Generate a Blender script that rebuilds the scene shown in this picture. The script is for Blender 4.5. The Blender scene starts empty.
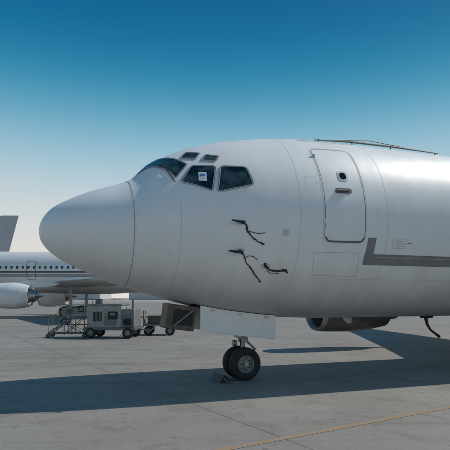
import bpy, math, random
import numpy as np
from mathutils import Vector, Matrix, Euler, noise as mnoise
random.seed(4)
rad=math.radians
scene=bpy.context.scene
# ------------------------------------------------------------------ helpers
def pchip(xs,ys):
    xs=np.array(xs,float);ys=np.array(ys,float);h=np.diff(xs);d=np.diff(ys)/h
    m=np.zeros(len(xs));m[0]=d[0];m[-1]=d[-1]
    for i in range(1,len(xs)-1):
        if d[i-1]*d[i]>0:
            w1=2*h[i]+h[i-1];w2=h[i]+2*h[i-1];m[i]=(w1+w2)/(w1/d[i-1]+w2/d[i])
    xs=[float(a) for a in xs];ys=[float(a) for a in ys];m=[float(a) for a in m];h=[float(a) for a in h]
    import bisect
    def f(x):
        x=min(max(x,xs[0]),xs[-1]);i=min(bisect.bisect_right(xs,x)-1,len(xs)-2)
        t=(x-xs[i])/h[i]
        return (1+2*t)*(1-t)**2*ys[i]+t*(1-t)**2*h[i]*m[i]+t*t*(3-2*t)*ys[i+1]+t*t*(t-1)*h[i]*m[i+1]
    return f
R=math.sqrt
def tab(l):
    f=pchip([R(a) for a,b in l],[b for a,b in l]); return lambda s:f(R(max(s,0)))
zt=tab([(0,3.0),(.0625,3.24),(.25,3.46),(.5,3.61),(1,3.83),(1.65,4.06),(1.75,4.13),(2,4.38),(2.5,4.66),(3,4.86),(4,5.08),(5,5.20),(6,5.24),(24,5.24),(31,5.0)])
zb=tab([(0,3.0),(.0625,2.78),(.25,2.58),(.5,2.42),(1,2.2),(2,1.85),(3,1.58),(4,1.42),(5,1.33),(6,1.3),(19,1.3),(25,2.3),(31,4.5)])
wd=tab([(0,0),(.0625,.27),(.25,.52),(.5,.74),(1,1.03),(2,1.42),(3,1.66),(4,1.80),(5,1.86),(6,1.88),(20,1.88),(26,1.3),(31,.2)])
zc=tab([(0,3.0),(1,3.0),(3,3.15),(6,3.3),(20,3.3),(31,4.75)])
def fus0(s,th):
    c=math.cos(th);a=zt(s)-zc(s);b=zc(s)-zb(s)
    return Vector((s,-wd(s)*math.sin(th),zc(s)+(a if c>0 else b)*c))
def fus(s,th,off=0.0):
    p=fus0(s,th)
    if off:
        e=.01
        n=(fus0(s,th+e)-fus0(s,th-e)).cross(fus0(s+e,th)-fus0(max(s-e,0),th))
        n.normalize()
        c=Vector((s,0,zc(s)))
        if n.dot(p-c)<0: n=-n
        p=p+n*off
    return p
def mesh(name,vs,fs,mat,parent=None,smooth=False,loc=None,sharp=None):
    me=bpy.data.meshes.new(name);me.from_pydata([tuple(v) for v in vs],[],fs);me.update()
    if mat: me.materials.append(mat)
    if smooth:
        for p in me.polygons:p.use_smooth=True
    if sharp: me.set_sharp_from_angle(angle=rad(sharp))
    o=bpy.data.objects.new(name,me);scene.collection.objects.link(o)
    if parent:o.parent=parent
    if loc:o.location=loc
    return o
def empty(name,loc=(0,0,0),rz=0):
    o=bpy.data.objects.new(name,None);scene.collection.objects.link(o);o.location=loc;o.rotation_euler=(0,0,rz);o.empty_display_size=.3;return o
def box(name,c,size,mat,parent,bev=.01,rot=None,shear=0):
    sx,sy,sz=[a/2 for a in size];M=Matrix.Identity(3)
    if rot: M=Euler(rot).to_matrix()
    vs=[]
    for x in(-1,1):
        for y in(-1,1):
            for z in(-1,1): vs.append(Vector(c)+M@Vector((x*sx+shear*z*sz,y*sy,z*sz)))
    fs=[(0,1,3,2),(4,6,7,5),(0,4,5,1),(2,3,7,6),(0,2,6,4),(1,5,7,3)]
    o=mesh(name,vs,fs,mat,parent)
    if bev:
        m=o.modifiers.new('b','BEVEL');m.width=bev;m.segments=2
    return o
def tube(name,pts,r,mat,parent,n=10,cap=True):
    pts=[Vector(p) for p in pts];rs=r if isinstance(r,(list,tuple)) else [r]*len(pts)
    vs=[];fs=[];up=None
    for i,p in enumerate(pts):
        t=(pts[min(i+1,len(pts)-1)]-pts[max(i-1,0)]).normalized()
        if up is None: up=Vector((0,0,1)) if abs(t.z)<.9 else Vector((1,0,0))
        a=t.cross(up).normalized();b=a.cross(t).normalized();up=b
        for k in range(n):
            an=2*math.pi*k/n;vs.append(p+(a*math.cos(an)+b*math.sin(an))*rs[i])
    for i in range(len(pts)-1):
        for k in range(n):
            k2=(k+1)%n;fs.append((i*n+k,i*n+k2,(i+1)*n+k2,(i+1)*n+k))
    if cap: fs.append(tuple(range(n))[::-1]);fs.append(tuple(range((len(pts)-1)*n,len(pts)*n)))
    return mesh(name,vs,fs,mat,parent,True,sharp=50)
def lathe(name,prof,origin,axis,mat,parent,n=48,sharp=40):
    ax=Vector(axis).normalized();u=ax.orthogonal().normalized();w=ax.cross(u);o=Vector(origin)
    vs=[];fs=[]
    for a,r in prof:
        for k in range(n):
            an=2*math.pi*k/n;vs.append(o+ax*a+(u*math.cos(an)+w*math.sin(an))*max(r,1e-4))
    for i in range(len(prof)-1):
        for k in range(n):
            k2=(k+1)%n;fs.append((i*n+k,i*n+k2,(i+1)*n+k2,(i+1)*n+k))
    return mesh(name,vs,fs,mat,parent,True,sharp=sharp)
# ------------------------------------------------------------------ materials
def nodes(mat): 
    mat.use_nodes=True;nt=mat.node_tree;return nt,nt.nodes,nt.links,nt.nodes['Principled BSDF']
def pbr(name,col,rough=.5,metal=0,var=.12,scale=3,bump=0,bscale=30,coat=0):
    m=bpy.data.materials.new(name);nt,N,L,B=nodes(m)
    tc=N.new('ShaderNodeTexCoord');n=N.new('ShaderNodeTexNoise');n.inputs['Scale'].default_value=scale;n.inputs['Detail'].default_value=6
    L.new(tc.outputs['Object'],n.inputs['Vector'])
    cr=N.new('ShaderNodeValToRGB');cr.color_ramp.elements[0].position=.3;cr.color_ramp.elements[1].position=.7
    cr.color_ramp.elements[0].color=tuple(c*(1-var) for c in col)+(1,);cr.color_ramp.elements[1].color=tuple(min(c*(1+var*.5),1) for c in col)+(1,)
    L.new(n.outputs['Fac'],cr.inputs['Fac']);L.new(cr.outputs['Color'],B.inputs['Base Color'])
    B.inputs['Roughness'].default_value=rough;B.inputs['Metallic'].default_value=metal;B.inputs['Coat Weight'].default_value=coat
    if bump:
        n2=N.new('ShaderNodeTexNoise');n2.inputs['Scale'].default_value=bscale;n2.inputs['Detail'].default_value=4;L.new(tc.outputs['Object'],n2.inputs['Vector'])
        b=N.new('ShaderNodeBump');b.inputs['Strength'].default_value=bump;b.inputs['Distance'].default_value=.01
        L.new(n2.outputs['Fac'],b.inputs['Height']);L.new(b.outputs['Normal'],B.inputs['Normal'])
    return m
def fuselage_mat(name,base=(.87,.87,.865)):
    m=bpy.data.materials.new(name);nt,N,L,B=nodes(m)
    tc=N.new('ShaderNodeTexCoord')
    mp=N.new('ShaderNodeMapping');mp.inputs['Scale'].default_value=(2.0,.7,.6);L.new(tc.outputs['Object'],mp.inputs['Vector'])
    n1=N.new('ShaderNodeTexNoise');n1.inputs['Scale'].default_value=1.4;n1.inputs['Detail'].default_value=7;n1.inputs['Roughness'].default_value=.55;L.new(mp.outputs['Vector'],n1.inputs['Vector'])
    n2=N.new('ShaderNodeTexNoise');n2.inputs['Scale'].default_value=.9;n2.inputs['Detail'].default_value=5;L.new(tc.outputs['Object'],n2.inputs['Vector'])
    r1=N.new('ShaderNodeValToRGB');r1.color_ramp.elements[0].position=.3;r1.color_ramp.elements[1].position=.65
    r1.color_ramp.elements[0].color=(.945,.94,.93,1);r1.color_ramp.elements[1].color=(1,1,1,1);L.new(n1.outputs['Fac'],r1.inputs['Fac'])
    r2=N.new('ShaderNodeValToRGB');r2.color_ramp.elements[0].position=.3;r2.color_ramp.elements[1].position=.7
    r2.color_ramp.elements[0].color=tuple(c*.95 for c in base)+(1,);r2.color_ramp.elements[1].color=base+(1,);L.new(n2.outputs['Fac'],r2.inputs['Fac'])
    mx=N.new('ShaderNodeMix');mx.data_type='RGBA';mx.blend_type='MULTIPLY';mx.inputs[0].default_value=1
    L.new(r2.outputs['Color'],mx.inputs[6]);L.new(r1.outputs['Color'],mx.inputs[7])
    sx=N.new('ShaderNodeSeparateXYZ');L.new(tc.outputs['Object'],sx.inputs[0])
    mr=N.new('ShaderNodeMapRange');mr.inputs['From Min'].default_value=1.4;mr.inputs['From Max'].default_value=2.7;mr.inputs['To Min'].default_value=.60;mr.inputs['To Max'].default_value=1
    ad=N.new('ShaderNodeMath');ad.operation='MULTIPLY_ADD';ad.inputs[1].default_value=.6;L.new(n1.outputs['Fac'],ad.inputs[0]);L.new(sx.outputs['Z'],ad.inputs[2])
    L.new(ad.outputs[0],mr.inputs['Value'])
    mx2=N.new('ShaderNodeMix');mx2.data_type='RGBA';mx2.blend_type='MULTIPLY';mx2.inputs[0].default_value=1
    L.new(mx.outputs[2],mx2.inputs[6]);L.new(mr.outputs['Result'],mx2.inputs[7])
    n5=N.new('ShaderNodeTexNoise');n5.inputs['Scale'].default_value=14;n5.inputs['Detail'].default_value=3;L.new(tc.outputs['Object'],n5.inputs['Vector'])
    r5=N.new('ShaderNodeValToRGB');r5.color_ramp.elements[0].position=.70;r5.color_ramp.elements[1].position=.76;r5.color_ramp.elements[0].color=(1,1,1,1);r5.color_ramp.elements[1].color=(.72,.70,.67,1);L.new(n5.outputs['Fac'],r5.inputs['Fac'])
    mx3=N.new('ShaderNodeMix');mx3.data_type='RGBA';mx3.blend_type='MULTIPLY';mx3.inputs[0].default_value=.6
    L.new(mx2.outputs[2],mx3.inputs[6]);L.new(r5.outputs['Color'],mx3.inputs[7])
    L.new(mx3.outputs[2],B.inputs['Base Color'])
    rr=N.new('ShaderNodeMapRange');rr.inputs['To Min'].default_value=.36;rr.inputs['To Max'].default_value=.54;L.new(n2.outputs['Fac'],rr.inputs['Value']);L.new(rr.outputs['Result'],B.inputs['Roughness'])
    B.inputs['IOR'].default_value=1.42
    n3=N.new('ShaderNodeTexNoise');n3.inputs['Scale'].default_value=1.8;n3.inputs['Detail'].default_value=1;L.new(tc.outputs['Object'],n3.inputs['Vector'])
    b=N.new('ShaderNodeBump');b.inputs['Strength'].default_value=.35;b.inputs['Distance'].default_value=.02;L.new(n3.outputs['Fac'],b.inputs['Height']);L.new(b.outputs['Normal'],B.inputs['Normal'])
    return m
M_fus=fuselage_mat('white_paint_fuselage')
M_fus2=fuselage_mat('white_paint_far',(.78,.78,.77))
M_seam=pbr('panel_seam',(.50,.50,.50),.6)
M_seaml=pbr('panel_seam_light',(.62,.62,.61),.6)
M_seamd=pbr('door_seam',(.12,.12,.13),.6)
M_radseam=pbr('radome_seam',(.42,.38,.33),.7,var=.6,scale=25)
M_frame=pbr('window_frame',(.58,.58,.58),.4)
M_glass=bpy.data.materials.new('cockpit_glass');nt,N,L,B=nodes(M_glass)
tc=N.new('ShaderNodeTexCoord');nz=N.new('ShaderNodeTexNoise');nz.inputs['Scale'].default_value=3.5;nz.inputs['Detail'].default_value=3;L.new(tc.outputs['Object'],nz.inputs['Vector'])
cr=N.new('ShaderNodeValToRGB');cr.color_ramp.elements[0].position=.42;cr.color_ramp.elements[1].position=.62;cr.color_ramp.elements[0].color=(.006,.010,.012,1);cr.color_ramp.elements[1].color=(.045,.075,.08,1)
L.new(nz.outputs['Fac'],cr.inputs['Fac']);L.new(cr.outputs['Color'],B.inputs['Base Color']);B.inputs['Roughness'].default_value=.06;B.inputs['IOR'].default_value=1.5
M_paper=pbr('placard_paper',(.75,.78,.8),.8);M_blue=pbr('placard_blue',(.05,.2,.5),.6)
M_grey=pbr('grey_stripe_paint',(.235,.235,.24),.5,var=.15,scale=6)
M_dgrey=pbr('antenna_dark',(.10,.10,.105),.6)
M_dark=pbr('dark_cavity',(.03,.028,.026),.8)
M_brown=pbr('bay_primer',(.13,.105,.085),.6,var=.4,scale=8)
M_black=pbr('black_rubber_cover',(.02,.02,.022),.6)
M_red=pbr('faded_red',(.35,.06,.03),.6)
M_hose=pbr('drain_hose_rubber',(.10,.04,.03),.6,var=.4)
M_tyre=pbr('tyre_rubber',(.022,.022,.023),.75,var=.4,scale=12,bump=.3)
M_hub=pbr('wheel_hub',(.27,.27,.265),.5,.2,var=.4,scale=15)
M_metal=pbr('gear_metal',(.38,.38,.38),.35,.8,var=.25,scale=12)
M_gear=pbr('gear_grey_paint',(.4,.4,.4),.45,0,var=.35,scale=10)
M_door=pbr('gear_door_white',(.88,.88,.87),.4,var=.06,scale=4)
M_nac=pbr('nacelle_grey',(.12,.11,.105),.5,.1,var=.3,scale=3)
M_lip=pbr('polished_lip',(.35,.34,.33),.45,.6)
M_wing=pbr('wing_grey',(.42,.43,.44),.4,.1)
M_navy=pbr('navy_stripe',(.085,.09,.115),.4)
M_tail2=pbr('tail_grey_blue',(.46,.47,.49),.5,var=.1,scale=.6)
M_white2=pbr('nacelle_white',(.76,.76,.75),.4)
# ------------------------------------------------------------------ fuselage builders
def fuselage(parent,mat):
    ss=[(i/40)**2*2 for i in range(1,41)]+[2+.05*i for i in range(1,81)]+[6+.5*i for i in range(1,51)]
    ss[0]=.001
    n=200;vs=[];fs=[]
    for s in ss:
        for k in range(n): vs.append(fus0(s,2*math.pi*k/n))
    for i in range(len(ss)-1):
        for k in range(n):
            k2=(k+1)%n;fs.append((i*n+k,i*n+k2,(i+1)*n+k2,(i+1)*n+k))
    fs.append(tuple(range(n)));fs.append(tuple(range((len(ss)-1)*n,len(ss)*n))[::-1])
    return mesh('fuselage',vs,fs,mat,parent,True)
def patch(name,corners,mat,parent,off=.004,n=10,side=1):
    a,b,c,d=[Vector((p[0],p[1])) for p in corners]
    vs=[];fs=[]
    for j in range(n+1):
        for i in range(n+1):
            u=i/n;v=j/n;q=(a*(1-u)+b*u)*(1-v)+(d*(1-u)+c*u)*v
            vs.append(fus(q.x,side*rad(q.y),off))
    for j in range(n):
        for i in range(n):
            k=j*(n+1)+i;fs.append((k,k+1,k+n+2,k+n+1))
    return mesh(name,vs,fs,mat,parent,True)
def rounded(corners,r,seg=6):
    k=math.radians(1)*1.95;P=[Vector((s,t*k)) for s,t in corners];out=[];n=len(P)
    for i in range(n):
        p=P[i];a=(P[i-1]-p);b=(P[(i+1)%n]-p);rr=min(r,a.length*.45,b.length*.45)
        s=p+a.normalized()*rr;e=p+b.normalized()*rr
        for j in range(seg+1):
            t=j/seg;q=s*(1-t)**2+p*2*t*(1-t)+e*t*t;out.append((q.x,q.y/k))
    return out
def ribbon(name,pts,w,mat,parent,off=.006,closed=False,side=1,step=.06):
    k=rad(1)*1.95;pp=[Vector((s,t*k)) for s,t in pts]
    if closed: pp.append(pp[0])
    q=[]
    for i in range(len(pp)-1):
        m=max(1,int((pp[i+1]-pp[i]).length/step))
        for j in range(m): q.append(pp[i].lerp(pp[i+1],j/m))
    q.append(pp[-1]);vs=[];fs=[];N_=len(q)
    for i in range(N_):
        a=q[i-1] if i>0 else (q[-2] if closed else q[0]);b=q[i+1] if i<N_-1 else (q[1] if closed else q[-1])
        t=(b-a).normalized();nn=Vector((-t.y,t.x))*w/2
        for sg in(-1,1):
            c=q[i]+nn*sg;vs.append(fus(c.x,side*rad(c.y/k),off))
    for i in range(N_-1): fs.append((2*i,2*i+1,2*i+3,2*i+2))
    return mesh(name,vs,fs,mat,parent,True)
def polyfill(name,pts,mat,parent,off=.004,side=1):
    q=[]
    for i in range(len(pts)):
        a=pts[i];b=pts[(i+1)%len(pts)];m=max(1,int(math.hypot(b[0]-a[0],(b[1]-a[1])*.034)/.04))
        for j in range(m): q.append((a[0]+(b[0]-a[0])*j/m,a[1]+(b[1]-a[1])*j/m))
    pts=q
    cx=sum(p[0] for p in pts)/len(pts);cy=sum(p[1] for p in pts)/len(pts);m=8
    vs=[fus(cx,side*rad(cy),off)];fs=[];n=len(pts)
    for r in range(1,m+1):
        for p in pts: vs.append(fus(cx+(p[0]-cx)*r/m,side*rad(cy+(p[1]-cy)*r/m),off))
    for k in range(n): fs.append((0,1+k,1+(k+1)%n))
    for r in range(1,m):
        for k in range(n):
            k2=(k+1)%n;fs.append((1+(r-1)*n+k,1+r*n+k,1+r*n+k2,1+(r-1)*n+k2))
    return mesh(name,vs,fs,mat,parent,True)
def loft_wing(name,secs,mat,parent,vertical=False):
    prof=[(0,0),(.01,.25),(.05,.6),(.15,.9),(.3,1),(.5,.85),(.75,.45),(1,.02)]
    up=prof;lo=[(x,-t*.7) for x,t in prof[1:]][::-1]
    ring=up+lo;n=len(ring);vs=[];fs=[]
    for xl,y,z,c,t in secs:
        for a,b in ring:
            if vertical: vs.append((xl+a*c,b*t/2,z))
            else: vs.append((xl+a*c,y,z+b*t/2))
    for i in range(len(secs)-1):
        for k in range(n):
            k2=(k+1)%n;fs.append((i*n+k,i*n+k2,(i+1)*n+k2,(i+1)*n+k))
    fs.append(tuple(range(n)));fs.append(tuple(range((len(secs)-1)*n,len(secs)*n))[::-1])
    return mesh(name,vs,fs,mat,parent,True,sharp=50)
def wheel(name,c,r,w,parent,mt=None):
    h=w/2
    t=lathe(name+'_tyre',[(-h*.75,r*.52),(-h,r*.62),(-h,r*.82),(-h*.8,r*.94),(-h*.45,r*.99),(-h*.42,r*.965),(-h*.36,r*.965),(-h*.33,r),(-h*.05,r),(-.0*h,r*.97),(h*.05,r),(h*.33,r),(h*.36,r*.965),(h*.42,r*.965),(h*.45,r*.99),(h*.8,r*.94),(h,r*.82),(h,r*.62),(h*.75,r*.52)],c,(0,1,0),M_tyre,parent,48,60)
    lathe(name+'_hub',[(-h*.78,.001),(-h*.8,r*.14),(-h*.6,r*.18),(-h*.45,r*.4),(-h*.8,r*.48),(-h*.78,r*.53),(h*.78,r*.53),(h*.8,r*.48),(h*.45,r*.4),(h*.6,r*.18),(h*.8,r*.14),(h*.78,.001)],c,(0,1,0),M_hub,parent,32)
    return t
def engine(parent,s0,y,z,r,ln,mat,wing_z):
    k=ln/3.7
    lathe('engine_lip',[(.18*k,r*.78),(.05*k,r*.83),(0,r*.88),(.03*k,r*.93),(.16*k,r*.97)],(s0,y,z),(1,0,0),M_lip,parent)
    lathe('engine_cowl',[(.16*k,r*.97),(.5*k,r),(1.3*k,r*1.02),(2.1*k,r*.95),(2.75*k,r*.8),(2.75*k,r*.74),(1.5*k,r*.74),(.9*k,r*.74),(.18*k,r*.78)],(s0,y,z),(1,0,0),mat,parent)
    lathe('engine_fan',[(.55*k,.001),(.62*k,r*.1),(.8*k,r*.25),(.9*k,r*.26),(.92*k,r*.75)],(s0,y,z),(1,0,0),M_dark,parent)
    lathe('engine_core',[(1.5*k,r*.7),(2.4*k,r*.58),(3.3*k,r*.42),(3.3*k,r*.36),(3.0*k,r*.3),(3.9*k,.02)],(s0,y,z),(1,0,0),M_metal,parent)
    vs=[]
    for yy in(-.12,.12):
        vs+=[(s0+.9*k,y+yy,z+r*.9),(s0+2.2*k,y+yy,wing_z+.15),(s0+ln+1.6,y+yy,wing_z+.0),(s0+ln+1.2,y+yy,wing_z-.25),(s0+2.7*k,y+yy,z+r*.6)]
    fs=[(0,1,2,3,4),(9,8,7,6,5)]+[(i,i+5,(i+1)%5+5,(i+1)%5) for i in range(5)]
    mesh('engine_pylon',vs,fs,mat,parent)
def airframe(parent,fmat,nmat,finmat,eng_z,eng_r,tip_z,eng_s=8.7):
    fuselage(parent,fmat)
    for sg in(-1,1):
        loft_wing('wing',[(11.3,sg*.6,1.95,7.4,.75),(11.9,sg*1.9,2.0,6.6,.7),(13.7,sg*5,2.2,4.3,.5),(19.0,sg*14.3,tip_z,1.6,.2)],M_wing,parent)
        loft_wing('tailplane',[(26.3,sg*.3,4.9,3.4,.35),(29.6,sg*6.2,5.4,1.3,.14)],M_wing,parent)
        engine(parent,eng_s,sg*4.85,eng_z,eng_r,3.7,nmat,2.1)
        tube('main_gear_strut',[(15.6,sg*2.6,2.1),(15.6,sg*2.6,.5)],[.13,.1],M_gear,parent)
        tube('main_gear_brace',[(15.6,sg*2.6,.8),(15.6,sg*1.3,1.6)],.05,M_gear,parent)
        wheel('main_wheel',(15.6,sg*2.6-.25,.52),.52,.36,parent);wheel('main_wheel',(15.6,sg*2.6+.25,.52),.52,.36,parent)
    loft_wing('tail_fin',[(22.0,0,5.15,6.5,.12),(24.6,0,5.7,5.4,.45),(29.2,0,11.3,2.3,.2)],finmat,parent,True)
def fairing(parent,mat):
    vs=[];fs=[];n=24;m=20
    for i in range(m+1):
        u=i/m;s=9.8+u*10.5;e=math.sin(math.pi*u)**.5
        for k in range(n+1):
            a=math.pi*(k/n);vs.append((s,-math.cos(a)*(1.3+.75*e),2.0-math.sin(a)*(.45+.40*e)))
    for i in range(m):
        for k in range(n): fs.append((i*(n+1)+k,i*(n+1)+k+1,(i+1)*(n+1)+k+1,(i+1)*(n+1)+k))
    mesh('wing_body_fairing',vs,fs,mat,parent,True)
# ================================================================== MAIN AIRCRAFT
A=empty('passenger_airliner',(-3.5,9.4,0),rad(20))
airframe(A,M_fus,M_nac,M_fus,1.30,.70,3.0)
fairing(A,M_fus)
W=[('windshield_1',[(1.72,4),(2.05,6),(2.57,46.5),(2.32,57)],.05),('windshield_2',[(2.63,49.0),(3.05,54.0),(2.92,72.4),(2.39,61.5)],.07),('side_window',[(3.13,54.5),(3.6,57.5),(3.68,70.5),(3.0,73.3)],.08),
('eyebrow_window_1',[(2.50,36),(2.64,28.5),(2.86,37),(2.74,43.2)],.04),('eyebrow_window_2',[(2.83,46),(2.94,40.5),(3.17,45),(3.07,50)],.04)]
for side in(1,-1):
    for nm,c,r in W:
        rp=rounded(c,r,5)
        polyfill(nm+'_glass',rp,M_glass,A,.010,side)
        ribbon(nm+'_frame',rp,.035,M_frame,A,.014,True,side,.05)
        ribbon(nm+'_seal',rp,.012,M_seamd,A,.017,True,side,.05)
patch('window_placard',[(2.72,57),(2.86,58),(2.84,65),(2.70,63.5)],M_paper,A,.014,4)
patch('window_placard_logo',[(2.74,58.5),(2.83,59.2),(2.82,61.2),(2.73,60.5)],M_blue,A,.017,3)
ribbon('window_placard_text',[(2.735,62.6),(2.82,63.4)],.012,M_blue,A,.017)
tube('wiper_arm',[fus(2.3,rad(61),.03),fus(2.2,rad(45),.04),fus(2.12,rad(33),.03)],.009,M_black,A,6)
ribbon('radome_seam',[(1.58,t) for t in range(0,361,6)],.010,M_radseam,A,.004)
for t in range(8,180,14):
    patch('radome_fastener',[(1.60,t),(1.615,t),(1.615,t+.6),(1.60,t+.6)],M_radseam,A,.005,1)
ribbon('skin_seam',[(2.36,75+i*6) for i in range(17)],.006,M_seaml,A,.003)
for s in(4.55,6.45,9.4,10.8):
    ribbon('skin_seam',[(s,-90+i*6) for i in range(45)],.006,M_seaml,A,.003)
for t in(28,126):
    ribbon('skin_lap_seam',[(4.55,t),(12,t)],.006,M_seaml,A,.0032)
for side in(1,-1):
    dr=rounded([(5.05,41.5),(5.93,41.5),(5.93,103.5),(5.05,103.5)],.16,8)
    ribbon('door_gap',dr,.010,M_seamd,A,.006,True,side)
    ribbon('door_frame_edge',rounded([(5.02,40.5),(5.96,40.5),(5.96,104.5),(5.02,104.5)],.18,8),.008,M_seaml,A,.0045,True,side)
    polyfill('door_window',rounded([(5.42,61.5),(5.64,61.5),(5.64,68.5),(5.42,68.5)],.08,6),M_frame,A,.007,side)
    polyfill('door_window_glass',rounded([(5.46,62.8),(5.60,62.8),(5.60,67.2),(5.46,67.2)],.06,6),M_glass,A,.012,side)
    polyfill('door_handle_recess',rounded([(5.30,73.2),(5.66,73.2),(5.66,76.4),(5.30,76.4)],.045,5),M_seamd,A,.007,side)
    tube('door_handle',[fus(5.34,side*rad(74.8),.02),fus(5.6,side*rad(74.8),.02)],.014,M_hub,A,8)
    for t in(50,93): box('door_hinge',fus(5.04,side*rad(t),.01),(.06,.03,.09),M_seaml,A,.008)
ribbon('door_sill_gap',[(5.08,101.2),(5.12,103.0),(5.2,103.6),(5.8,103.6),(5.88,103.0),(5.92,101.2)],.032,M_seamd,A,.009)  # thicker dark line along the door's bottom edge: scuffed gap
ribbon('access_panel',rounded([(4.88,109.8),(5.86,109.8),(5.92,124),(4.94,124)],.03,3),.006,M_seam,A,.005,True)
ribbon('small_panel',rounded([(4.7,66),(4.95,66),(4.95,71),(4.7,71)],.03,3),.005,M_seaml,A,.005,True)
polyfill('static_port_plate',rounded([(4.2,97),(4.32,97),(4.32,100.5),(4.2,100.5)],.03,4),M_seaml,A,.005)
patch('grey_stripe_tick',[(6.02,100.8),(6.21,100.8),(6.19,110.0),(6.0,110.0)],M_grey,A,.005,6)
def band(name,s0,s1,t0,t1,mat,off,par,side=1):
    n=int((s1-s0)/.25);vs=[];fs=[]
    for i in range(n+1):
        for j in range(5): vs.append(fus(s0+(s1-s0)*i/n,side*rad(t0+(t1-t0)*j/4),off))
    for i in range(n):
        for j in range(4): fs.append((i*5+j,i*5+j+1,i*5+j+6,i*5+j+5))
    return mesh(name,vs,fs,mat,par,True)
band('grey_stripe',5.99,22,110.0,116.6,M_grey,.005,A)
band('stripe_edge',6.3,22,111.7,112.0,M_seam,.008,A)
for i,(a,b,c) in enumerate([(6.68,6.84,102),(6.68,6.96,103.4),(6.70,6.9,104.8),(6.98,7.06,103)]):
    ribbon('stencil_line',[(a,c),(b,c)],.014,M_red if i==3 else M_seam,A,.006)
ribbon('stencil_box',rounded([(6.62,100.8),(6.93,100.8),(6.93,106.2),(6.62,106.2)],.02,2),.006,M_seam,A,.006,True)
def probe(s,t,ln,stream,w=.022):
    b=fus(s,rad(t),0);o=fus(s,rad(t),.10);n=(o-b).normalized()
    polyfill('probe_base',rounded([(s-.08,t-1.4),(s+.08,t-1.4),(s+.08,t+1.4),(s-.08,t+1.4)],.05,5),M_frame,A,.008)
    tube('probe_mast',[b,o],[.03,.018],M_black,A,8)
    tube('probe_tube',[o+Vector((.03,0,0)),o+Vector((-ln*.5,0,.01)),o+Vector((-ln,0,.02))],[.026,.022,.012],M_black,A,8)
    vs=[];fs=[];P=[fus(a,rad(c),.012+.01*(i%2)) for i,(a,c) in enumerate(stream)]
    Q=[];m=len(stream)
    for i in range(m-1):
        for j in range(5): Q.append(P[i].lerp(P[i+1],j/5))
    Q.append(P[-1]);m=len(Q)
    for i,p in enumerate(Q):
        tt=(Q[min(i+1,m-1)]-Q[max(i-1,0)]).normalized();sd=tt.cross(n).normalized()*w*(.35+.65*abs(mnoise.noise(Vector((i*.45,s*3,t)))*1.8))
        p=p+Vector((0,0,1))*mnoise.noise(Vector((i*.6,t,s)))*.02
        vs+=[p-sd,p+sd]
    for i in range(m-1): fs.append((2*i,2*i+1,2*i+3,2*i+2))
    mesh('probe_streamer',vs,fs,M_black,A)
probe(3.42,92.5,.22,[(3.42,93),(3.5,94.5),(3.52,98),(3.62,101.5),(3.72,104),(3.86,106)])
probe(3.42,110.0,.24,[(3.42,110),(3.5,112.5),(3.56,117),(3.68,121),(3.8,125.5),(3.93,130)])
probe(3.95,119,.02,[(3.92,117),(3.97,120),(4.05,121.5),(4.2,122),(4.36,121),(4.42,123)],.03)
ribbon('probe_lanyard',[(3.52,97.5),(3.62,98.6),(3.72,99.4),(3.86,99.0)],.014,M_black,A,.012)
ribbon('probe_lanyard',[(3.52,114.5),(3.6,112.9),(3.68,113.2),(3.77,115.2)],.014,M_black,A,.012)
ribbon('probe_lanyard',[(3.98,121.8),(4.1,124.0),(4.25,123.6)],.012,M_black,A,.012)
def cz(s): return zt(s)
tube('crown_wire_antenna',[(5.9,0,cz(5.9)+.12),(6.8,0,cz(6.6)+.175),(8.0,0,cz(8.0)+.185),(9.45,0,cz(9.4)+.16)],[.012,.024,.024,.012],M_dgrey,A,6)
tube('crown_wire_antenna',[(6.2,0,cz(6)+.145),(7.4,0,cz(7.7)+.26),(8.7,0,cz(9)+.18)],.009,M_dgrey,A,6)
for s in(6.0,6.9,8.0,9.35): tube('antenna_mast',[(s,0,cz(s)-.03),(s,0,cz(s)+.155)],.014,M_dgrey,A,6)
ribbon('crown_strake',[(5.0,26),(6.3,26)],.03,M_grey,A,.012)
# nose gear
tube('nose_strut_outer',[(4.2,0,1.6),(4.14,0,.82)],.085,M_gear,A,16)
tube('nose_strut_collar',[(4.146,0,.9),(4.138,0,.8)],.11,M_gear,A,16)
tube('nose_strut_piston',[(4.14,0,.85),(4.1,0,.36)],.05,M_metal,A,16)
tube('nose_axle',[(4.1,-.3,.355),(4.1,.3,.355)],.05,M_metal,A,12)
tube('drag_brace',[(4.16,0,.95),(3.3,0,1.65)],.04,M_gear,A,10)
for yy in(-.05,.05):
    tube('torque_link_upper',[(4.2,yy,.84),(4.42,yy*.4,.64)],.02,M_gear,A,8)
    tube('torque_link_lower',[(4.42,yy*.4,.64),(4.14,yy,.40)],.02,M_gear,A,8)
tube('steering_actuator',[(4.03,-.17,.93),(4.03,.17,.93)],.04,M_metal,A,10)
tube('hydraulic_line',[(4.05,-.09,1.5),(4.0,-.11,1.1),(4.04,-.1,.8),(4.08,-.08,.45)],.012,M_black,A,6)
lathe('taxi_light',[(0,.001),(.02,.06),(.09,.07),(.1,.062),(.095,.001)],(4.0,0,.78),(-1,0,0.05),M_lip,A,20)
for y in(-.19,.19):
    wheel('nose_wheel',(4.1,y,.352),.352,.22,A)
    sg=-1 if y<0 else 1
    for i in range(8):
        a=i*math.pi/4;c=(4.1+.11*math.cos(a),y+sg*.066,.352+.11*math.sin(a))
        tube('hub_bolt',[c,(c[0],c[1]+sg*.03,c[2])],.012,M_dark,A,6)
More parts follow.
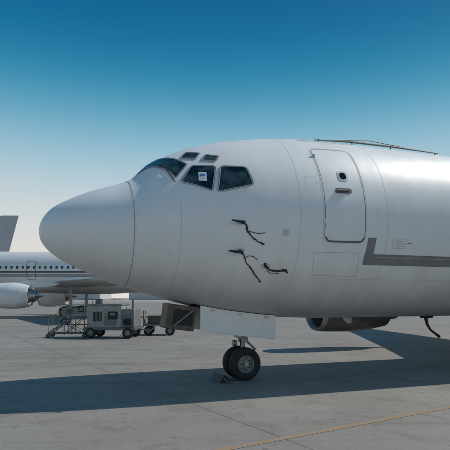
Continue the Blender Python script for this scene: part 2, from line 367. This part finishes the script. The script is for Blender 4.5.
def belly_patch(name,s0,s1,hw,mat,off):
    vs=[];fs=[];n=12
    for i in range(n+1):
        s=s0+(s1-s0)*i/n
        for j in range(7):
            y=-hw+2*hw*j/6;a=math.asin(y/wd(s));vs.append(fus(s,math.pi+a,off))
    for i in range(n):
        for j in range(6): fs.append((i*7+j,i*7+j+1,i*7+j+8,i*7+j+7))
    mesh(name,vs,fs,mat,A,True)
belly_patch('nose_gear_bay',2.9,4.75,.38,M_dark,.006)
def gdoor(name,y,tilt,s0,s1,h,mat,th=.03):
    vs=[];m=8;fs=[]
    for i in range(m+1):
        s=s0+(s1-s0)*i/m;zt_=zb(s)+.03
        for (dy,dz) in((0,0),(tilt*.5,-h*.5),(tilt,-h)):
            for e in(0,th): vs.append((s,y+dy+(e if y<0 else -e),zt_+dz))
    for i in range(m):
        a=i*6;b=a+6
        fs+= [(a,a+2,b+2,b),(a+2,a+4,b+4,b+2),(a+1,b+1,b+3,a+3),(a+3,b+3,b+5,a+5),(a+4,a+5,b+5,b+4),(a,b,b+1,a+1)]
    fs+=[(0,1,3,2),(2,3,5,4)];e=m*6;fs+=[(e,e+2,e+3,e+1),(e+2,e+4,e+5,e+3)]
    o=mesh(name,vs,fs,mat,A);bm=o.modifiers.new('b','BEVEL');bm.width=.006
gdoor('nose_gear_door',-.42,.03,3.05,4.72,.50,M_door)
gdoor('nose_gear_door',.42,.10,3.05,4.72,.50,M_door)
for s in(3.3,3.9,4.5): box('door_hinge_fitting',(s,-.428,zb(s)-.02),(.09,.02,.04),M_seaml,A,.005)
box('forward_hatch',(2.66,-.12,1.36),(.60,.5,.50),M_brown,A,.02,(0,rad(8),0))
box('forward_hatch_lip',(2.70,-.39,1.36),(.40,.02,.30),M_dark,A,.01,(0,rad(8),0))
tube('hatch_stay',[(2.5,-.4,1.2),(2.9,-.41,1.5)],.010,M_gear,A,6)
loft_wing('belly_blade_antenna',[(6.6,0,1.33,.3,.04),(6.75,0,1.16,.14,.02)],M_fus,A,True)
tube('drain_hose',[(8.95,-.1,1.36),(8.98,-.1,1.26),(9.02,-.1,1.1),(9.12,-.1,.96),(9.28,-.1,.86),(9.4,-.1,.78)],[.06,.05,.035,.028,.03,.04],M_hose,A,10)
box('drain_hose_coupling',(9.0,-.1,1.3),(.3,.16,.08),M_dark,A,.02)
C=empty('wheel_chock',(-.12,10.55,0),rad(20))
vs=[(-.1,-.3,0.006),(.12,-.3,0.006),(.09,-.3,.13),(.0,-.3,.15),(-.1,.3,0.006),(.12,.3,0.006),(.09,.3,.13),(0,.3,.15)]
mesh('chock_block',vs,[(0,1,2,3),(7,6,5,4),(0,4,5,1),(1,5,6,2),(2,6,7,3),(3,7,4,0)],M_black,C)
tube('chock_rope',[(0,-.3,.1),(.05,-.4,.02),(.2,-.42,.015),(.35,-.36,.02)],.009,M_hub,C,6)
# ================================================================== BACKGROUND AIRCRAFT
def bg(name,loc,finmat,win=True):
    P=empty(name,loc);
    airframe(P,M_fus2,M_white2,finmat,1.0,1.12,2.1,8.7)
    for o in list(P.children):
        if o.name.startswith(('main_gear_strut','main_gear_brace','main_wheel')): bpy.data.objects.remove(o)
    fairing(P,M_fus2)
    dz=loc[2]
    for sg in(-1,1):
        tube('main_gear_leg',[(14.2,sg*2.6,2.1),(14.2,sg*2.6,-dz+.5)],.14,M_gear,P)
        for d in(-.28,.28): wheel('bogie_wheel',(14.2-.5,sg*2.6+d,.5-dz),.5,.36,P);wheel('bogie_wheel',(14.2+.5,sg*2.6+d,.5-dz),.5,.36,P)
        tube('bogie_beam',[(13.7,sg*2.6,.5-dz),(14.7,sg*2.6,.5-dz)],.09,M_gear,P)
    tube('nose_gear_leg',[(4.1,0,1.7),(4.1,0,.4-dz)],.1,M_gear,P)
    for d in(-.2,.2): wheel('nose_wheel',(4.1,d,.38-dz),.38,.25,P)
    if win:
        vs=[];fs=[]
        s=5.8
        while s<25:
            if abs(s-14.9)>.3:
                b=len(vs)
                for a,t in((s,77),(s+.2,77),(s+.2,84),(s,84)): vs.append(fus(a,rad(t),.02))
                fs.append((b,b+1,b+2,b+3))
            s+=.52
        mesh('cabin_windows',vs,fs,M_glass,P)
        band('cheatline_1',3,27,90,95,M_navy,.02,P);band('cheatline_2',3,27,97.5,99.5,M_navy,.02,P);band('cheatline_3',3,27,102,105,M_navy,.02,P)
        ribbon('aft_door',rounded([(9.9,62),(10.7,62),(10.7,112),(9.9,112)],.1,4),.04,M_seamd,P,.03,True)
    return P
B1=bg('parked_airliner',(-28.2,48,.95),M_fus2)
B2=bg('parked_airliner',(-57.9,64,1.0),M_tail2,False)
# ================================================================== GROUND EQUIPMENT
M_cart=pbr('gse_beige_paint',(.36,.345,.31),.55,var=.3,scale=6)
M_cart2=pbr('gse_grey_paint',(.18,.19,.195),.6,var=.35,scale=6)
M_rail=pbr('rail_steel',(.14,.15,.16),.5,.2)
M_yel=pbr('gse_yellow',(.4,.3,.1),.6,var=.3)
def gpu(name,loc,rz,L_=2.3,H=1.0,mat=M_cart):
    P=empty(name,loc,rz)
    box('chassis',(0,0,.42),(L_,1.3,.12),M_rail,P,.02)
    box('body_main',(-.22*L_/2.3,0,.48+H/2-.08),(L_*.68,1.25,H-.12),mat,P,.05)
    box('body_engine',(L_*.36,0,.48+H*.36),(L_*.24,1.2,H*.72),M_cart2,P,.04)
    box('roof_edge',(-.22*L_/2.3,0,.48+H-.12),(L_*.70,1.3,.05),M_cart2,P,.015)
    for i in range(7): box('louvre',(-L_*.30+i*.06,-.635,.95),(.03,.02,.42),M_dark,P,0)
    box('side_door',(.02*L_,-.630,.82),(.5,.02,.56),M_cart2,P,.01)
    box('control_panel',(.18,-.643,1.0),(.42,.03,.34),M_dark,P,.01)
    box('control_display',(.18,-.662,1.05),(.2,.015,.1),M_hub,P,.004)
    box('cable_bin',(L_*.36,-.62,.72),(.38,.06,.28),M_dark,P,.02)
    tube('cable_coil',[(L_*.36+.17*math.cos(a*.5),-.68,.72+.13*math.sin(a*.5)) for a in range(24)],.025,M_black,P,6)
    tube('exhaust',[(L_*.36,.2,.48+H*.7),(L_*.36,.2,.48+H+.12)],.04,M_rail,P,8)
    for x in(-.36*L_,.36*L_):
        for y in(-.58,.58): wheel('cart_wheel',(x,y,.24),.24,.18,P)
    tube('tow_bar',[(L_/2,0,.4),(L_/2+.5,0,.3),(L_/2+.75,0,.5)],.03,M_rail,P,8)
    for y in(-.5,.5): tube('roof_rail',[(-L_*.5,y,.48+H-.1),(-L_*.5,y,.48+H+.12),(L_*.1,y,.48+H+.12),(L_*.1,y,.48+H-.1)],.018,M_rail,P,6)
    box('jerry_can',(-L_*.3,.1,.48+H+.02),(.3,.2,.24),M_cart2,P,.03)
    return P
gpu('ground_power_unit',(-4.95,22.2,0),rad(-6),2.3,1.1)
def baggage(name,loc,rz):
    P=empty(name,loc,rz)
    box('deck',(0,0,.5),(1.5,1.2,.08),M_rail,P,.01)
    for x in(-.72,.72):
        for y in(-.56,.56): tube('corner_post',[(x,y,.5),(x,y,1.15)],.025,M_rail,P,6)
        tube('end_rail',[(x,-.56,1.15),(x,.56,1.15)],.022,M_rail,P,6);tube('end_rail_mid',[(x,-.56,.85),(x,.56,.85)],.018,M_rail,P,6)
        box('end_panel',(x,0,.78),(.02,1.08,.4),M_cart2,P,0)
    box('crate',(-.2,0,.73),(.7,.8,.38),M_brown,P,.02);box('crate_lid',(.4,.1,.66),(.4,.6,.24),M_cart,P,.02)
    for x in(-.5,.5):
        for y in(-.5,.5): wheel('cart_wheel',(x,y,.22),.22,.14,P)
    tube('tow_bar',[(-.75,0,.4),(-1.2,0,.25),(-1.4,0,.3)],.025,M_rail,P,6)
baggage('baggage_cart',(-3.1,23.8,0),rad(4))
def stairs(name,loc,rz):
    P=empty(name,loc,rz);L_=1.55;H=.95
    for y in(-.4,.4):
        tube('stringer',[(-L_/2,y,.2),(L_*.15,y,H)],.03,M_rail,P,6)
        tube('deck_beam',[(L_*.15,y,H),(L_/2,y,H)],.03,M_rail,P,6)
        for x in(-L_/2,-.1,L_*.15,L_/2): tube('leg',[(x,y,.14),(x,y,.2 if x<-.5 else (.62 if x==-.1 else H))],.022,M_rail,P,6)
        tube('base_rail',[(-L_/2,y,.2),(L_/2,y,.2)],.028,M_rail,P,6)
        tube('handrail',[(-L_/2,y,.2),(-L_/2,y,.85),(L_*.15,y,H+.5),(L_/2,y,H+.5),(L_/2,y,H)],.018,M_yel if y>0 else M_hub,P,6)
        tube('mid_rail',[(-L_/2,y,.55),(L_*.15,y,H+.25),(L_/2,y,H+.25)],.014,M_hub,P,6)
        tube('cross_brace',[(-.1,y,.2),(L_/2,y,H)],.016,M_rail,P,6);tube('cross_brace',[(L_/2,y,.2),(-.1,y,.62)],.016,M_rail,P,6)
        for x in(-L_/2,L_/2): wheel('castor',(x,y,.1),.1,.06,P)
    for i in range(5):
        t=(i+.5)/5;box('tread',(-L_/2+t*(L_*.65),0,.2+t*(H-.2)),(.2,.78,.03),M_hub,P,.004)
    box('platform',(L_*.33,0,H+.03),(L_*.36,.82,.03),M_hub,P,.004)
stairs('maintenance_steps',(-6.98,22.3,0),rad(5))
gpu('ground_power_unit',(-9.6,33,0),rad(10),2.4,.7,M_cart2)
# ================================================================== GROUND
G=bpy.data.materials.new('apron_concrete');nt,N,L,B=nodes(G)
tc=N.new('ShaderNodeTexCoord')
mp=N.new('ShaderNodeMapping');mp.inputs['Rotation'].default_value=(0,0,rad(-32));mp.inputs['Location'].default_value=(1.1,2.0,0);L.new(tc.outputs['Object'],mp.inputs['Vector'])
sp=N.new('ShaderNodeSeparateXYZ');L.new(mp.outputs['Vector'],sp.inputs[0])
def math_(op,a,b=None,c=None):
    n=N.new('ShaderNodeMath');n.operation=op
    for i,x in enumerate((a,b,c)):
        if x is None: continue
        if isinstance(x,(int,float)): n.inputs[i].default_value=x
        else: L.new(x,n.inputs[i])
    return n.outputs[0]
def noise(scale,detail=6,rough=.55,vec=None,dist=0):
    n=N.new('ShaderNodeTexNoise');n.inputs['Scale'].default_value=scale;n.inputs['Detail'].default_value=detail;n.inputs['Roughness'].default_value=rough;n.inputs['Distortion'].default_value=dist
    L.new(vec or tc.outputs['Object'],n.inputs['Vector']);return n.outputs['Fac']
def rampn(f,p0,p1,c0,c1):
    r=N.new('ShaderNodeValToRGB');e=r.color_ramp.elements;e[0].position=p0;e[1].position=p1;e[0].color=c0+(1,);e[1].color=c1+(1,);L.new(f,r.inputs['Fac']);return r.outputs['Color']
def mixc(bt,f,a,b):
    m=N.new('ShaderNodeMix');m.data_type='RGBA';m.blend_type=bt
    if isinstance(f,(int,float)): m.inputs[0].default_value=f
    else: L.new(f,m.inputs[0])
    for i,x in((6,a),(7,b)):
        if isinstance(x,tuple): m.inputs[i].default_value=x+(1,)
        else: L.new(x,m.inputs[i])
    return m.outputs[2]
SL=5.0
wob=math_('MULTIPLY',math_('SUBTRACT',noise(3,4),.5),.03)
def joint(o): return math_('PINGPONG',math_('ADD',o,wob),SL/2)
jx=joint(sp.outputs['X']);jy=joint(sp.outputs['Y']);jd=math_('MINIMUM',jx,jy)
jm=N.new('ShaderNodeMapRange');jm.inputs['From Min'].default_value=.008;jm.inputs['From Max'].default_value=.022;jm.inputs['To Min'].default_value=1;jm.inputs['To Max'].default_value=0;L.new(jd,jm.inputs['Value'])
jw=N.new('ShaderNodeMapRange');jw.inputs['From Min'].default_value=0;jw.inputs['From Max'].default_value=.35;jw.inputs['To Min'].default_value=1;jw.inputs['To Max'].default_value=0;L.new(jd,jw.inputs['Value'])
fx=math_('FLOOR',math_('DIVIDE',sp.outputs['X'],SL));fy=math_('FLOOR',math_('DIVIDE',sp.outputs['Y'],SL))
cb=N.new('ShaderNodeCombineXYZ');L.new(fx,cb.inputs[0]);L.new(fy,cb.inputs[1])
wn=N.new('ShaderNodeTexWhiteNoise');L.new(cb.outputs[0],wn.inputs['Vector'])
base=rampn(noise(.35,8,.6),.3,.7,(.275,.258,.236),(.36,.34,.31))
fine=rampn(noise(60,4,.7),.3,.7,(.82,.82,.82),(1.0,1.0,1.0))
c=mixc('MULTIPLY',1,base,fine)
med=rampn(noise(9,6,.7),.35,.65,(.91,.91,.91),(1,1,1));c=mixc('MULTIPLY',1,c,med)
st=rampn(noise(1.7,9,.65,None,.6),.52,.70,(1,1,1),(.76,.75,.74));c=mixc('MULTIPLY',1,c,st)
sp2=rampn(noise(5.5,3,.5),.65,.71,(1,1,1),(.5,.49,.48));c=mixc('MULTIPLY',.6,c,sp2)
tone=rampn(wn.outputs['Value'],0,1,(.95,.95,.95),(1,1,1));c=mixc('MULTIPLY',1,c,tone)
mps=N.new('ShaderNodeMapping');mps.inputs['Rotation'].default_value=(0,0,rad(-20));mps.inputs['Scale'].default_value=(.06,2.2,1);L.new(tc.outputs['Object'],mps.inputs['Vector'])
tm=rampn(noise(1.0,5,.6,mps.outputs['Vector']),.52,.75,(1,1,1),(.70,.69,.68));c=mixc('MULTIPLY',.85,c,tm)
vc=N.new('ShaderNodeTexVoronoi');vc.feature='DISTANCE_TO_EDGE';vc.inputs['Scale'].default_value=.22
dv=N.new('ShaderNodeVectorMath');dv.operation='ADD';nn_=N.new('ShaderNodeTexNoise');nn_.inputs['Scale'].default_value=1.2;nn_.inputs['Detail'].default_value=6;L.new(tc.outputs['Object'],nn_.inputs['Vector'])
L.new(tc.outputs['Object'],dv.inputs[0]);L.new(nn_.outputs['Color'],dv.inputs[1]);L.new(dv.outputs[0],vc.inputs['Vector'])
ck=N.new('ShaderNodeMapRange');ck.inputs['From Min'].default_value=.0006;ck.inputs['From Max'].default_value=.0022;ck.inputs['To Min'].default_value=.3;ck.inputs['To Max'].default_value=0;L.new(vc.outputs['Distance'],ck.inputs['Value'])
c=mixc('MIX',ck.outputs['Result'],c,(.10,.093,.085))
c=mixc('MIX',math_('MULTIPLY',math_('MULTIPLY',jw.outputs[0],noise(2.2,5)),.35),c,(.18,.17,.155))
c=mixc('MIX',math_('MULTIPLY',jm.outputs[0],.48),c,(.09,.082,.074))
L.new(c,B.inputs['Base Color']);B.inputs['Roughness'].default_value=.82;B.inputs['Specular IOR Level'].default_value=.3
bp=N.new('ShaderNodeBump');bp.inputs['Strength'].default_value=.5;bp.inputs['Distance'].default_value=.01
hh=math_('SUBTRACT',noise(45,5,.7),math_('MULTIPLY',jm.outputs[0],1.5));L.new(hh,bp.inputs['Height']);L.new(bp.outputs['Normal'],B.inputs['Normal'])
mesh('apron_pavement',[(-300,-60,0.004),(300,-60,.004),(300,240,.004),(-300,240,.004)],[(0,1,2,3)],G)
D=pbr('dry_ground',(.38,.35,.30),.95,var=.2,scale=.02)
mesh('ground',[(-9000,-9000,-.004),(9000,-9000,-.004),(9000,9000,-.004),(-9000,9000,-.004)],[(0,1,2,3)],D)
Y=bpy.data.materials.new('worn_yellow_line');nt,N,L,B=nodes(Y);tc=N.new('ShaderNodeTexCoord')
w=rampn(noise(7,9,.75),.42,.56,(.37,.21,.085),(.28,.24,.195));L.new(w,B.inputs['Base Color']);B.inputs['Roughness'].default_value=.8
def line(name,p,q,w_,z=.008,mat=Y):
    p=Vector(p+(0,));q=Vector(q+(0,));d=(q-p).normalized();n_=Vector((-d.y,d.x,0))*w_/2
    mesh(name,[(p-n_)+Vector((0,0,z)),(q-n_)+Vector((0,0,z)),(q+n_)+Vector((0,0,z)),(p+n_)+Vector((0,0,z))],[(0,1,2,3)],mat)
line('taxi_line',(-8,.8),(26,21.9),.11)
M_far=pbr('hazy_wall',(.55,.55,.55),.9);M_farr=pbr('hazy_roof',(.48,.49,.50),.9)
def hangar(name,x,y,w_,d,h):
    P=empty(name,(x,y,0))
    box('walls',(0,0,h/2),(w_,d,h),M_far,P,0)
    n=16;vs=[];fs=[]
    for i in range(n+1):
        a=math.pi*i/n
        for yy in(-d/2-.5,d/2+.5): vs.append((-math.cos(a)*(w_/2+.5),yy,h+.01+math.sin(a)*h*.35))
    for i in range(n): fs.append((2*i,2*i+1,2*i+3,2*i+2))
    fs.append(tuple(range(0,2*n+2,2)));mesh('roof',vs,fs,M_farr,P)
    for i in range(5): box('door_leaf',(-w_*.4+i*w_*.2,-d/2-.15,h*.42),(w_*.19,.2,h*.84),M_farr,P,0)
hangar('hangar',-130,420,60,40,9);hangar('hangar',-60,450,45,40,8);hangar('hangar',150,520,70,40,9)
# ================================================================== LIGHT, SKY
to_sun=Vector((.92,.39,1.0)).normalized()
el=math.asin(to_sun.z);az=math.atan2(to_sun.x,to_sun.y)
sl=bpy.data.lights.new('sun','SUN');sl.energy=3.2;sl.angle=rad(.7);sl.color=(1,.94,.85)
so=bpy.data.objects.new('sun',sl);scene.collection.objects.link(so);so.rotation_euler=to_sun.to_track_quat('Z','Y').to_euler()
wd_=bpy.data.worlds.new('World');scene.world=wd_;wd_.use_nodes=True;nt=wd_.node_tree;N=nt.nodes;L=nt.links
bgn=N['Background'];sky=N.new('ShaderNodeTexSky');sky.sky_type='NISHITA';sky.sun_disc=False;sky.sun_elevation=el;sky.sun_rotation=az;sky.dust_density=3;sky.air_density=1.3
tc=N.new('ShaderNodeTexCoord');sp=N.new('ShaderNodeSeparateXYZ');L.new(tc.outputs['Generated'],sp.inputs[0])
r=N.new('ShaderNodeValToRGB');r.color_ramp.interpolation='B_SPLINE';L.new(sp.outputs['Z'],r.inputs['Fac'])
def s2l(c): return tuple(((x/255+.055)/1.055)**2.4 if x>10 else x/255/12.92 for x in c)+(1,)
stops=[(0,(224,216,211)),(.095,(214,211,208)),(.19,(192,203,207)),(.284,(134,180,200)),(.368,(55,141,173)),(.444,(8,109,153)),(.52,(0,88,133)),(1,(10,92,136))]
e=r.color_ramp.elements;e[0].position=0;e[0].color=s2l(stops[0][1]);e[1].position=1;e[1].color=s2l(stops[-1][1])
for p,cc in stops[1:-1]: x=e.new(p);x.color=s2l(cc)
vm=N.new('ShaderNodeVectorMath');vm.operation='SCALE';vm.inputs['Scale'].default_value=10;L.new(r.outputs['Color'],vm.inputs[0])
mx=N.new('ShaderNodeMix');mx.data_type='RGBA';mx.inputs[0].default_value=.97;L.new(sky.outputs['Color'],mx.inputs[6]);L.new(vm.outputs[0],mx.inputs[7])
L.new(mx.outputs[2],bgn.inputs['Color']);bgn.inputs['Strength'].default_value=.11
# ================================================================== CAMERA
cd=bpy.data.cameras.new('camera');cam=bpy.data.objects.new('camera',cd);scene.collection.objects.link(cam)
cam.location=(0,0,1.75);cam.rotation_euler=(rad(90),0,0);cd.lens=40;cd.sensor_width=36;cd.shift_y=73/450;cd.clip_end=20000;cd.clip_start=.1
scene.camera=cam
scene.view_settings.view_transform='Standard';scene.view_settings.look='None';scene.view_settings.exposure=0
